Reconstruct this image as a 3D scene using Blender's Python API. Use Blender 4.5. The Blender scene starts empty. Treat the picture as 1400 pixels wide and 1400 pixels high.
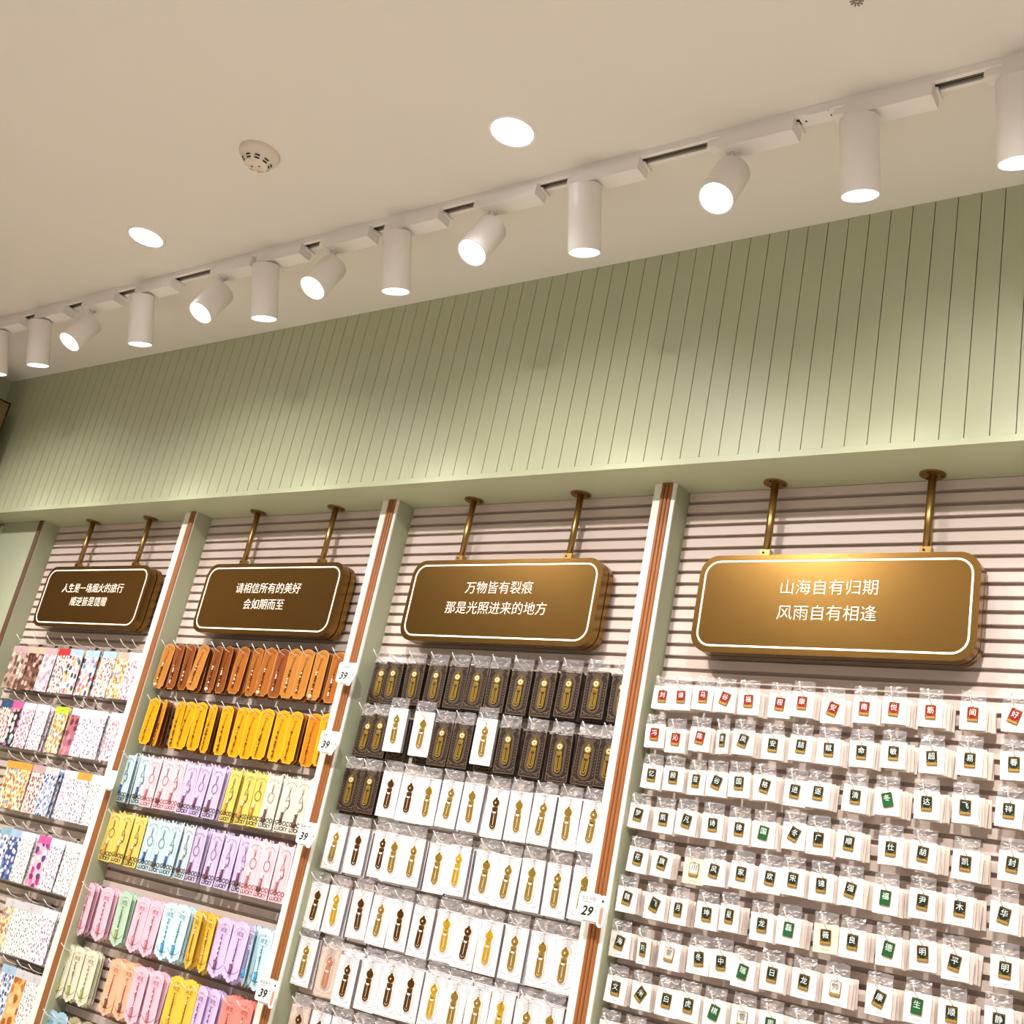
import bpy, math, random
from mathutils import Matrix, Vector, Euler

C = bpy.context.scene.collection
S = bpy.context.scene
R = math.radians
random.seed(7)

# ------------------------------------------------------------------ camera, world, exposure
cam_d = bpy.data.cameras.new('camera')
cam = bpy.data.objects.new('camera', cam_d)
C.objects.link(cam)
rt = Vector((0.8014598, 0.5651777, 0.1955412))
up = Vector((0.0380463, -0.3744874, 0.9264511))
fw = Vector((-0.5968372, 0.7350737, 0.3216395))
m4 = Matrix(((rt.x, up.x, -fw.x, 0.0), (rt.y, up.y, -fw.y, -2.814), (rt.z, up.z, -fw.z, 1.55), (0, 0, 0, 1)))
cam.matrix_world = m4
cam_d.sensor_width = 36.0
cam_d.lens = 36.0 * 1565.11 / 1400.0
cam_d.clip_start = 0.02
S.camera = cam

S.view_settings.view_transform = 'Standard'
S.view_settings.look = 'None'
S.view_settings.gamma = 1.0
S.view_settings.use_curve_mapping = False
S.view_settings.exposure = 0.4

SPOT_W = 26.0        # wall-facing track heads
SPOT_A = 25.0        # aisle-facing track heads
FILL_W = 285.0         # added unseen ceiling lights, frontal fill for the shelves
world = bpy.data.worlds.new('store_ambience')
S.world = world
world.use_nodes = True
bg = world.node_tree.nodes['Background']
bg.inputs['Color'].default_value = (1.0, 0.91, 0.83, 1)
bg.inputs['Strength'].default_value = 0.27

# ------------------------------------------------------------------ helpers
def lin(c):
    c = c / 255.0
    return c / 12.92 if c <= 0.04045 else ((c + 0.055) / 1.055) ** 2.4

def rgb(h):
    return tuple(lin(int(h[i:i + 2], 16)) for i in (0, 2, 4))

MATS = {}
def mat(name, h, rough=0.6, metal=0.0, emit=None, estr=0.0, spec=0.5, coat=0.0, bump=None, var=0.0):
    m = bpy.data.materials.new(name)
    m.use_nodes = True
    nt = m.node_tree
    b = nt.nodes['Principled BSDF']
    col = rgb(h) if isinstance(h, str) else h
    b.inputs['Base Color'].default_value = (*col, 1)
    b.inputs['Roughness'].default_value = rough
    b.inputs['Metallic'].default_value = metal
    b.inputs['Specular IOR Level'].default_value = spec
    b.inputs['Coat Weight'].default_value = coat
    if emit:
        b.inputs['Emission Color'].default_value = (*rgb(emit), 1)
        b.inputs['Emission Strength'].default_value = estr
    if bump or var:
        tc = nt.nodes.new('ShaderNodeTexCoord')
        nz = nt.nodes.new('ShaderNodeTexNoise')
        mp = nt.nodes.new('ShaderNodeMapping')
        nt.links.new(tc.outputs['Object'], mp.inputs['Vector'])
        nt.links.new(mp.outputs['Vector'], nz.inputs['Vector'])
        sc, st = bump[0], bump[1]
        if len(bump) > 2: mp.inputs['Scale'].default_value = bump[2]
        nz.inputs['Scale'].default_value = sc
        nz.inputs['Detail'].default_value = 4
        if st:
            bp = nt.nodes.new('ShaderNodeBump')
            bp.inputs['Strength'].default_value = st
            bp.inputs['Distance'].default_value = 0.002
            nt.links.new(nz.outputs['Fac'], bp.inputs['Height'])
            nt.links.new(bp.outputs['Normal'], b.inputs['Normal'])
        if var:
            hs = nt.nodes.new('ShaderNodeMixRGB')
            hs.inputs['Color1'].default_value = (*[c * (1 - var) for c in col], 1)
            hs.inputs['Color2'].default_value = (*[min(1, c * (1 + var)) for c in col], 1)
            nt.links.new(nz.outputs['Fac'], hs.inputs['Fac'])
            nt.links.new(hs.outputs['Color'], b.inputs['Base Color'])
    MATS[name] = m
    return m

def film(name, tint, alpha):
    """thin clear polythene: mostly transparent with a glossy sheen"""
    m = bpy.data.materials.new(name)
    m.use_nodes = True
    nt = m.node_tree
    b = nt.nodes['Principled BSDF']
    b.inputs['Base Color'].default_value = (*rgb(tint), 1)
    b.inputs['Roughness'].default_value = 0.18
    b.inputs['Specular IOR Level'].default_value = 0.9
    b.inputs['Alpha'].default_value = alpha
    MATS[name] = m
    return m

class MB:
    """collects polygons and links them as ONE mesh object"""
    def __init__(s): s.v = []; s.f = []; s.m = []; s.sm = []
    def add(s, vs, fs, m=0, smooth=False):
        o = len(s.v); s.v += [tuple(p) for p in vs]
        for f in fs:
            s.f.append(tuple(i + o for i in f)); s.m.append(m); s.sm.append(smooth)
        return s
    def box(s, x0, x1, y0, y1, z0, z1, m=0):
        vs = [(x, y, z) for x in (x0, x1) for y in (y0, y1) for z in (z0, z1)]
        return s.add(vs, [(0, 1, 3, 2), (4, 6, 7, 5), (0, 4, 5, 1), (2, 3, 7, 6), (0, 2, 6, 4), (1, 5, 7, 3)], m)
    def prism(s, poly, y0, y1, m=0, ms=None):
        """poly = (x, z) outline seen from the front, counter-clockwise"""
        n = len(poly)
        vs = [(x, y0, z) for x, z in poly] + [(x, y1, z) for x, z in poly]
        s.add(vs, [tuple(range(n)), tuple(range(2 * n - 1, n - 1, -1))], m)
        return s.add(vs, [(i + n, (i + 1) % n + n, (i + 1) % n, i) for i in range(n)], m if ms is None else ms)
    def flat(s, poly, y, m=0):
        return s.add([(x, y, z) for x, z in poly], [tuple(range(len(poly)))], m)
    def ribbon(s, pts, w, y, m=0, closed=False):
        """thin printed line in the front plane"""
        n = len(pts); L = []; Rr = []
        for i, (x, z) in enumerate(pts):
            a = pts[i - 1] if (i or closed) else pts[i]
            b = pts[(i + 1) % n] if (i < n - 1 or closed) else pts[i]
            dx, dz = b[0] - a[0], b[1] - a[1]
            l = math.hypot(dx, dz) or 1
            nx, nz = -dz / l * w / 2, dx / l * w / 2
            L.append((x + nx, y, z + nz)); Rr.append((x - nx, y, z - nz))
        fs = [(i, i + n, (i + 1) % n + n, (i + 1) % n) for i in range(n if closed else n - 1)]
        return s.add(L + Rr, fs, m)
    def tube(s, pts, r, n=6, m=0, cap=True):
        pts = [Vector(p) for p in pts]; vs = []
        rr = r if isinstance(r, (list, tuple)) else [r] * len(pts)
        for i, p in enumerate(pts):
            t = (pts[min(i + 1, len(pts) - 1)] - pts[max(i - 1, 0)]).normalized()
            a = t.cross(Vector((0, 0, 1)))
            if a.length < 1e-3: a = t.cross(Vector((1, 0, 0)))
            a.normalize(); b = t.cross(a)
            for k in range(n):
                an = 2 * math.pi * k / n
                vs.append(p + (a * math.cos(an) + b * math.sin(an)) * rr[i])
        fs = []
        for i in range(len(pts) - 1):
            for k in range(n):
                fs.append((i * n + k, i * n + (k + 1) % n, (i + 1) * n + (k + 1) % n, (i + 1) * n + k))
        s.add(vs, fs, m, True)
        if cap:
            o = len(s.v) - len(vs)
            s.f += [tuple(o + k for k in range(n - 1, -1, -1)), tuple(o + (len(pts) - 1) * n + k for k in range(n))]
            s.m += [m, m]; s.sm += [False, False]
        return s
    def lathe(s, prof, n=24, m=0, M=None, smooth=True):
        """prof = (radius, z) pairs turned about the z axis, then moved by M"""
        vs = []
        for r, z in prof:
            for k in range(n):
                a = 2 * math.pi * k / n
                p = Vector((r * math.cos(a), r * math.sin(a), z))
                vs.append(M @ p if M else p)
        fs = [(i * n + k, i * n + (k + 1) % n, (i + 1) * n + (k + 1) % n, (i + 1) * n + k) for i in range(len(prof) - 1) for k in range(n)]
        return s.add(vs, fs, m, smooth)
    def ball(s, c, r, m=0, n=8, sx=1, sy=1, sz=1):
        prof = [(r * math.sin(math.pi * i / 6) + 1e-5, r * math.cos(math.pi * i / 6)) for i in range(7)]
        return s.lathe(prof[::-1], n, m, Matrix.Translation(c) @ Matrix.Diagonal((sx, sy, sz, 1)))
    def build(s, name, mats, parent=None):
        me = bpy.data.meshes.new(name)
        me.from_pydata(s.v, [], s.f)
        for mm in (mats if isinstance(mats, (list, tuple)) else [mats]): me.materials.append(mm)
        me.polygons.foreach_set('material_index', s.m)
        me.polygons.foreach_set('use_smooth', s.sm)
        me.update()
        return link(name, me, parent)

def link(name, me, parent=None):
    o = bpy.data.objects.new(name, me); C.objects.link(o)
    if parent: o.parent = parent
    return o

def tag(o, label=None, cat=None, group=None, kind=None):
    if label: o['label'] = label
    if cat: o['category'] = cat
    if group: o['group'] = group
    if kind: o['kind'] = kind
    return o

def thing(name, loc=(0, 0, 0), rot=(0, 0, 0)):
    o = bpy.data.objects.new(name, None); C.objects.link(o)
    o.empty_display_size = 0.02
    o.location = loc; o.rotation_euler = rot
    return o

KIDS = {}
def kids(o):
    if o.name not in KIDS: KIDS[o.name] = list(o.children)
    return KIDS[o.name]

def dup(o, parent=None):
    """a copy of a thing with copies of its parts and sub-parts"""
    c = o.copy(); C.objects.link(c)
    if parent: c.parent = parent
    for k in kids(o): dup(k, c)
    return c

def place(proto, loc, rot=(0, 0, 0)):
    """first call uses the prototype itself, later ones copy it"""
    if proto.get('used'):
        o = dup(proto)
    else:
        kids(proto)
        for k in kids(proto): kids(k)
        o = proto
    o.location = loc; o.rotation_euler = rot
    if 'used' not in proto: proto['used'] = 1
    return o

ALL_PLACED = []
GL = {}
def glyph_mesh(txt, size=1.0, mt=None, off=0.0, gap=1.0):
    """flat centred lettering in the front (x, z) plane"""
    key = (txt, size, mt.name if mt else '', off, gap)
    if key in GL: return GL[key]
    cu = bpy.data.curves.new('lettering', 'FONT')
    cu.body = txt; cu.size = size; cu.resolution_u = 2; cu.offset = off; cu.space_character = gap
    o = bpy.data.objects.new('lettering', cu); C.objects.link(o)
    bpy.context.view_layer.update()
    me = bpy.data.meshes.new_from_object(o.evaluated_get(bpy.context.evaluated_depsgraph_get()))
    bpy.data.objects.remove(o); bpy.data.curves.remove(cu)
    xs = [v.co.x for v in me.vertices]; ys = [v.co.y for v in me.vertices]
    cx, cy = (min(xs) + max(xs)) / 2, (min(ys) + max(ys)) / 2
    for v in me.vertices: v.co = (v.co.x - cx, 0, v.co.y - cy)
    me.materials.clear()
    if mt: me.materials.append(mt)
    me.update(); me.name = 'lettering'
    GL[key] = me
    return me

def add_text(mb, txt, size, cx, cz, y, m=0, shear=0.0, off=0.0):
    me = glyph_mesh(txt, size, None, off)
    mb.add([(v.co.x + cx + shear * v.co.z, y, v.co.z + cz) for v in me.vertices], [tuple(p.vertices) for p in me.polygons], m)

def rrect(x0, x1, z0, z1, r, n=6):
    out = []
    for cx, cz, a0 in ((x1 - r, z1 - r, 0), (x0 + r, z1 - r, 90), (x0 + r, z0 + r, 180), (x1 - r, z0 + r, 270)):
        for i in range(n + 1):
            a = R(a0 + 90 * i / n); out.append((cx + r * math.cos(a), cz + r * math.sin(a)))
    return out

ORD = ['first', 'second', 'third', 'fourth', 'fifth', 'sixth', 'seventh', 'eighth', 'ninth', 'tenth', 'eleventh', 'twelfth', 'thirteenth', 'fourteenth']
ROW = ['top', 'second', 'third', 'fourth', 'fifth', 'sixth', 'seventh', 'eighth', 'ninth']

# ------------------------------------------------------------------ materials of the place
paint = mat('sage_paint', 'b3b897', 0.42, bump=(40, 0.03))
paint_dark = mat('sage_panel', 'abb093', 0.5, bump=(40, 0.03))
groove = mat('plank_gap', '3a3a26', 0.8)
ceil_m = mat('ceiling_paint', 'e3ddd3', 0.85, bump=(6, 0.02))
floor_m = mat('floor_tile', 'c6beb4', 0.5, bump=(3, 0.0), var=0.05)
slat_m = mat('slat_board', 'd0bfb4', 0.5)
slot_m = mat('slat_slot', 'ab9a8f', 0.7)
post_m = mat('post_white', 'e9e8dc', 0.45)
wood_m = mat('reed_wood', '9a6034', 0.4, bump=(30, 0.1, (8, 8, 0.6)), var=0.25)
wood_d = mat('reed_wood_dark', '5e4028', 0.5, bump=(30, 0.1, (8, 8, 0.6)), var=0.2)
white_m = mat('white_enamel', 'efe9e4', 0.4)
rail_m = mat('rail_white', 'efe9e4', 0.45)
dark_m = mat('dark_slot', '2a211d', 0.6)
cond_m = mat('conductor_copper', '8c8078', 0.35, metal=0.6)
lens_m = mat('lit_lens', 'ffffff', 0.4, emit='f8f6ff', estr=7.0)
brass_m = mat('brushed_brass', '80602f', 0.27, metal=0.92, bump=(60, 0.06, (0.3, 1, 14)))
brass_d = mat('antique_brass', 'a5854f', 0.3, metal=0.95)
led_m = mat('lit_led_line', 'fff4e0', 0.4, emit='fff0d8', estr=1.15)
plate_m = mat('hook_plate', 'a39288', 0.5)
plate_c = mat('hook_plate_grey', 'bdb0a8', 0.35)
wire_m = mat('hook_white', 'f2efeb', 0.3)
bag_m = film('clear_bag', 'f4eeee', 0.20)
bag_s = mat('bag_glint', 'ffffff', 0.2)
ink_m = mat('black_ink', '201d1d', 0.6)
ink_l = mat('grey_ink', '8d8a8c', 0.6)

ZS, ZC = 2.913, 3.706          # soffit and ceiling heights
YS = 0.2197                    # face of the slat boards
XL = -5.95

# ------------------------------------------------------------------ large structure
o = MB().box(XL - .1, 4.0, -5.5, 0.4, ZC, ZC + .1).build('ceiling', ceil_m); tag(o, kind='structure')
o = MB().box(XL - .1, 4.0, -5.5, 0.4, -0.1, 0.0).build('floor', floor_m); tag(o, kind='structure')
o = MB().box(XL - .1, XL, -5.5, 0.4, 0.0, ZC).build('wall_left', paint); tag(o, kind='structure')

b = MB()                       # upper wall of upright planks; its gaps stay in the mesh
PP, P0 = 0.06465, -2.002
k0, k1 = int((XL - P0) / PP) - 1, int((1.6 - P0) / PP) + 1
for k in range(k0, k1):
    a, c = P0 + k * PP + .0013, P0 + (k + 1) * PP - .0013
    a = max(a, XL)
    if c - a < .005: continue
    b.box(a, c, 0.0, 0.014, ZS + .0202, ZC)
b.box(XL, 1.6, 0.010, 0.03, ZS + .0202, ZC, 1)
o = b.build('wall_back', [paint, groove]); tag(o, kind='structure')

b = MB().box(XL, 1.6, 0.0, 0.30, ZS, ZS + .02)       # soffit over the recess
o = b.build('trim_1', paint); tag(o, kind='structure')
o = MB().box(XL, 1.6, 0.245, 0.30, 0, ZS).build('wall_rear', slot_m); tag(o, kind='structure')
o = MB().box(XL, -5.74, 0.137, 0.245, 0, ZS).box(XL, -5.74, 0.12, 0.245, 0, ZS - .02).build('trim_2', paint_dark); tag(o, kind='structure')

# posts between the bays: side panel, white face board and a reeded wood strip
def post(xf0, xf1, w0, w1, label, wide=False):
    t = thing('display_post', (xf1, .137, 0))
    m = MB().box(w0 - xf1 + .022, 0, .0001, .106, 0, ZS - .0005)
    m.build('side_panel', paint_dark, t)
    m = MB().box(xf0 - xf1, 0, -.006, 0, 0, ZS - .0005)
    m.build('face_board', paint_dark if wide else post_m, t)
    m = MB(); n = 3; w = (w1 - w0) / n; pr = []
    for i in range(n):
        for a in range(8):
            an = math.pi * (1 - a / 7)
            pr.append((w0 - xf1 + w * (i + .5) + w * .48 * math.cos(an), -.0062 - .0075 * math.sin(an)))
    pr += [(w1 - xf1, -.006), (w0 - xf1, -.006)]
    q = len(pr)
    vs = [(px, py, 0) for px, py in pr] + [(px, py, ZS - .001) for px, py in pr]
    m.add(vs, [(i, (i + 1) % q, (i + 1) % q + q, i + q) for i in range(q)] + [tuple(range(q - 1, -1, -1)), tuple(range(q, 2 * q))])
    m.build('wood_moulding', wood_d if wide else wood_m, t)
    tag(t, label, 'post')
    return t

post(-5.74, -5.365, -5.402, -5.367, 'wide sage green end post with a dark wood strip at the far left', True)
post(-4.232, -4.155, -4.188, -4.152 - .003, 'white post with reeded wood strip between the sticker sheets and the charm cards')
post(-3.026, -2.945, -2.994, -2.957, 'white post with reeded wood strip left of the dark boxed bookmarks')
post(-1.831, -1.752, -1.804, -1.765, 'white post with reeded wood strip left of the pin cards')
post(-.62, -.541, -.594, -.555, 'white post with reeded wood strip at the right end of the pin cards')

def slat_panel(x0, x1, label):
    t = thing('slat_panel', (x0, YS, 0))
    m = MB()
    z = ZS - .0015
    first = True
    while z > .3:
        h = .0265 if not first else .028
        m.box(0, x1 - x0, 0, .012, z - h, z)
        z -= .0393 if not first else .0405
        first = False
    m.box(0, x1 - x0, .012, .0245, .3, ZS - .0015, 1)
    m.build('slat_boards', [slat_m, slot_m], t)
    tag(t, label, 'wall panel', 'slatted boards at the back of the bays')
slat_panel(-5.363, -4.178, 'pinkish white slatted board behind the sticker sheets')
slat_panel(-4.153, -2.975, 'pinkish white slatted board behind the charm cards')
slat_panel(-2.943, -1.784, 'pinkish white slatted board behind the boxed bookmarks')
slat_panel(-1.75, -0.575, 'pinkish white slatted board behind the pin cards')
slat_panel(-0.54, 1.6, 'pinkish white slatted board of the empty bay right of the pin cards')

# ------------------------------------------------------------------ hanging brass signs
def sign(cx, rods, lines, label, w=.815, z0=2.362, z1=2.662):
    t = thing('hanging_sign', (cx, .175, z1))
    zz = lambda v: v - z1
    h = w / 2
    yf = .13 - .175
    m = MB()
    op = rrect(-h, h, zz(z0), 0, .058, 8)
    m.prism(op, yf, yf + .036)
    m.build('face_plate', brass_m, t)
    m = MB()
    m.prism(rrect(-h + .008, h - .008, zz(z0) + .008, -.008, .05, 8), yf + .036, yf + .041)
    m.prism(rrect(-h, h, zz(z0), 0, .058, 8), yf + .041, yf + .068)
    m.build('back_tray', brass_m, t)
    m = MB()
    m.ribbon(rrect(-h + .020, h - .020, zz(z0) + .020, -.020, .044, 8), .0050, yf - .0012, 0, True)
    led = m.build('light_border', led_m, t); led['label'] = 'thin glowing white outline'
    m = MB()
    for px in (-h + .16, 0, h - .16):
        for pz in (zz(z0) + .0001, -.0001): pass
    for i, (txt, sz, cz) in enumerate(lines):
        me = glyph_mesh(txt, sz, led_m, -.0007, 1.0)
        q = link('lettering', me, t); q.location = (0, yf - .002, zz(cz)); q['label'] = 'glowing white characters'
    for rx in rods:
        m = MB()
        m.tube([(rx - cx, 0, ZS - .004 - z1), (rx - cx, 0, .0)], .0115, 12)
        rod = m.build('hanging_rod', brass_d, t)
        m = MB()
        m.lathe([(.0001, -.004), (.036, -.004), (.0365, 0), (.0365, .0005)], 20, 0, Matrix.Translation((rx - cx, 0, ZS - .001 - z1)), False)
        for a in (0, 120, 240):
            m.lathe([(.0001, 0), (.005, 0), (.005, .001)], 8, 1, Matrix.Translation((rx - cx + .026 * math.cos(R(a + 20)), .026 * math.sin(R(a + 20)), ZS - .0065 - z1)))
        m.build('flange', [brass_d, dark_m], rod)
        m = MB()
        m.box(rx - cx - .016, rx - cx + .016, -.012, .012, -.001, .03)
        m.ball((rx - cx - .004, -.013, .02), .0035, 1)
        m.build('bracket', [brass_d, dark_m], rod)
    tag(t, label, 'sign', 'brass signs hung over the bays')
    return t

LT = .0485
sign(-4.755, (-5.004, -4.546), [('人生是一场烟火的旅行', LT, 2.553), ('顺逆皆是馈赠', LT, 2.487)], 'dark bronze hanging sign with ten characters above six, over the sticker sheets')
sign(-3.545, (-3.794, -3.326), [('请相信所有的美好', LT, 2.555), ('会如期而至', LT, 2.487)], 'dark bronze hanging sign with eight characters above five, over the amber charm cards')
sign(-2.378, (-2.613, -2.145), [('万物皆有裂痕', LT, 2.559), ('那是光照进来的地方', LT, 2.486)], 'brown brass hanging sign with nine characters in its lower line, over the bookmarks')
sign(-1.214, (-1.437, -0.967), [('山海自有归期', LT, 2.562), ('风雨自有相逢', LT, 2.486)], 'golden brass hanging sign with two lines of six characters, over the pin cards')

# ------------------------------------------------------------------ ceiling fittings
YR = -.483
t = thing('lighting_track', (-2.8, YR, ZC))
m = MB()
m.box(-3.3, 3.6, -.024, -.012, -.022, 0)
m.box(-3.3, 3.6, .012, .024, -.022, 0)
m.box(-3.3, 3.6, -.012, .012, -.008, 0)
m.build('rail', rail_m, t)
m = MB()
m.box(-3.3, 3.6, -.0119, .0119, -.015, -.0081, 0)
m.box(-3.3, 3.6, -.0045, -.0015, -.0175, -.0151, 1)
m.box(-3.3, 3.6, .004, .007, -.0175, -.0151, 1)
m.build('conductor', [dark_m, cond_m], t)
m = MB()
m.box(-1.185 + 2.8, -1.075 + 2.8, -.019, .019, -.0245, -.006)
m.box(-1.16 + 2.8, -1.1 + 2.8, -.026, -.019, -.030, -.001)
m.ball((-1.17 + 2.8, 0, -.0245), .003, 1)
m.ball((-1.10 + 2.8, 0, -.0245), .003, 1)
m.build('joiner', [rail_m, dark_m], t)
tag(t, 'white ceiling track carrying the row of cylinder spotlights', 'lighting track')

def spot_head(x, kind, label):
    t = thing('track_spotlight', (x, YR, 3.684))
    m = MB()
    m.box(-.035, .185, -.029, .029, -.044, 0)
    m.build('driver_box', white_m, t)
    m = MB()
    m.box(-.075, -.035, -.018, .018, -.022, .008)
    m.box(-.082, -.0749, -.010, .012, -.018, .004)
    m.build('track_adapter', rail_m, t)
    MB().box(.1852, .192, -.006, .038, -.012, -.004).build('release_lever', rail_m, t)
    d = Vector((0, .065, -.205)) if kind == 'wall' else Vector((0, -.078, -.16))
    d.normalize()
    top = Vector((0, -.02, -.055)) if kind == 'wall' else Vector((0, .016, -.100))
    q = d.to_track_quat('-Z', 'Y').to_matrix().to_4x4()
    M = Matrix.Translation(top) @ q
    L, rr = .208, .0505
    if kind != 'wall': L = .152
    m = MB()
    piv = top + d * .045
    m.lathe([(.0001, -.052), (.016, -.052), (.016, -.044)], 14, 0, None)
    m.tube([(0, -.004, -.044), (0, -.004, -.08), tuple(top + d * .05)], [.008, .009, .009], 10)
    st = m.build('stem', white_m, t)
    m = MB()
    m.lathe([(.0001, 0), (rr - .003, 0), (rr, -.003), (rr, -L + .002), (rr - .001, -L), (rr - .004, -L), (rr - .006, -L + .012)], 40, 0, M)
    m.build('lamp_body', white_m, t)
    m = MB()
    m.lathe([(rr - .005, -L + .004), (.0001, -L + .004)], 40, 0, M)
    lens = m.build('lens', lens_m, t); lens['label'] = 'glowing white lens'
    ld = bpy.data.lights.new('beam', 'SPOT')
    ld.energy = SPOT_W if kind == 'wall' else SPOT_A
    ld.color = (1.0, 0.955, 0.93)
    ld.spot_size = R(64 if kind == 'wall' else 90); ld.spot_blend = 1.0
    ld.shadow_soft_size = .045
    lo = bpy.data.objects.new('beam', ld); C.objects.link(lo); lo.parent = t
    lo.matrix_local = Matrix.Translation(top + d * (L + .006)) @ q
    tag(t, label, 'spotlight', 'cylinder spotlights on the ceiling track')

HEADS = [(-.627, 'wall'), (-1.012, 'wall'), (-1.38, 'aisle'), (-1.86, 'wall'), (-2.23, 'aisle'), (-2.63, 'wall'), (-2.953, 'aisle'),
         (-3.30, 'wall'), (-3.574, 'aisle'), (-4.07, 'wall'), (-4.46, 'aisle'), (-4.84, 'wall'), (-5.2, 'wall')]
for i, (x, k) in enumerate(HEADS):
    where = 'rightmost, cut by the right edge' if i == 0 else ('leftmost, cut by the left edge' if i == 12 else ORD[i] + ' from the right')
    spot_head(x, k, 'white cylinder spotlight ' + ('pointing down along the wall' if k == 'wall' else 'tilted out to show its round lens') + ', ' + where)

def downlight(x, y, label, w=25.0, cone=110, tilt=0):
    t = thing('downlight', (x, y, ZC))
    m = MB(); m.lathe([(.064, -.001), (.066, -.004), (.074, -.003), (.0755, 0)], 36); m.build('trim_ring', white_m, t)
    m = MB(); m.lathe([(.0645, -.002), (.0001, -.002)], 36); q = m.build('lens', lens_m, t); q['label'] = 'glowing white lens'
    ld = bpy.data.lights.new('beam', 'SPOT'); ld.energy = w; ld.color = (1, .96, .93); ld.spot_size = R(cone); ld.spot_blend = 1; ld.shadow_soft_size = .05
    lo = bpy.data.objects.new('beam', ld); C.objects.link(lo); lo.parent = t; lo.location = (0, 0, -.012); lo.rotation_euler = (R(tilt), 0, 0)
    tag(t, label, 'ceiling light', 'round recessed ceiling lights')
downlight(-2.0, -.722, 'round recessed ceiling light above the middle of the track')
downlight(-3.776, -.735, 'round recessed ceiling light at the left, below the smoke detector')

for j, y in enumerate((-1.7, -3.5)):  # unseen rows added behind the viewer to brighten the shelves
    for i in range(6):
        downlight(-5.2 + 1.55 * i, y, 'added unseen ceiling light over the shop floor, %s of the %s row behind the viewer' % (ORD[i], ('near', 'far')[j]), FILL_W * (1.0, .6)[j], (104, 120)[j], (31, 0)[j])

t = thing('smoke_detector', (-2.885, -.945, ZC))
m = MB()
m.lathe([(.068, 0), (.0685, -.006), (.066, -.014), (.056, -.027), (.042, -.043), (.033, -.05), (.0001, -.053)], 40)
m.build('housing', mat('detector_cream', 'e0d3c2', 0.5), t)
m = MB()
for k in range(9):
    a = R(40 * k)
    for rr_, zz_, tilt in ((.0475, -.0378, 0), (.041, -.0448, 0)):
        c = Vector((rr_ * math.cos(a), rr_ * math.sin(a), zz_))
        tx = Vector((-math.sin(a), math.cos(a), 0)) * .0085
        dn = Vector((math.cos(a) * .0018, math.sin(a) * .0018, .0020))
        nn = Vector((math.cos(a), math.sin(a), -1)).normalized() * .0008
        m.add([c - tx - dn + nn, c + tx - dn + nn, c + tx + dn + nn, c - tx + dn + nn], [(0, 1, 2, 3)])
for a in (0, 180):
    m.lathe([(.0001, -.0005), (.0035, -.0005), (.0035, 0)], 8, 0, Matrix.Translation((.014 * math.cos(R(a + 20)), .014 * math.sin(R(a + 20)), -.0535)))
m.build('vent_slots', dark_m, t)
tag(t, 'cream domed smoke detector with dark vent slots on the ceiling', 'smoke detector')

t = thing('sprinkler_head', (-.895, -.862, ZC))
m = MB(); m.lathe([(.032, 0), (.031, -.004), (.016, -.008), (.012, -.02)], 20); m.build('escutcheon', white_m, t)
m = MB(); m.lathe([(.010, -.018), (.010, -.03), (.004, -.036), (.004, -.05)], 12); m.tube([(.011, 0, -.026), (.013, 0, -.042), (0, 0, -.056)], .002, 6); m.tube([(-.011, 0, -.026), (-.013, 0, -.042), (0, 0, -.056)], .002, 6)
m.build('frame', cond_m, t)
m = MB()
for k in range(10):
    a = R(36 * k)
    m.box(-.002, .002, .004, .016, -.058, -.0565)
    for i in range(len(m.v) - 8, len(m.v)):
        px, py, pz = m.v[i]; m.v[i] = (px * math.cos(a) - py * math.sin(a), px * math.sin(a) + py * math.cos(a), pz)
m.build('deflector', cond_m, t)
tag(t, 'small metal sprinkler head at the top edge of the ceiling', 'sprinkler')

t = thing('wall_sign', (XL, -.073, 2.2))
m = MB().box(0, .226, -3.6, -.003, .0, 1.308); m.build('sign_board', mat('bronze_board', '7a6243', .5), t)  # corner is real; unseen length added to darken reflections in the brass signs
m = MB().box(.2262, .232, -3.6, 0, 1.303, 1.311).box(.2262, .232, -.006, 0, .0, 1.303).tube([(.23, -.01, 1.311), (.23, -.006, 1.317), (.23, -.001, 1.311)], .0015); m.build('edge_trim', mat('dark_bronze', '3b3018', .4, metal=.6), t)
tag(t, 'brown sign board with a dark edge on the left end wall', 'sign')

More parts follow.
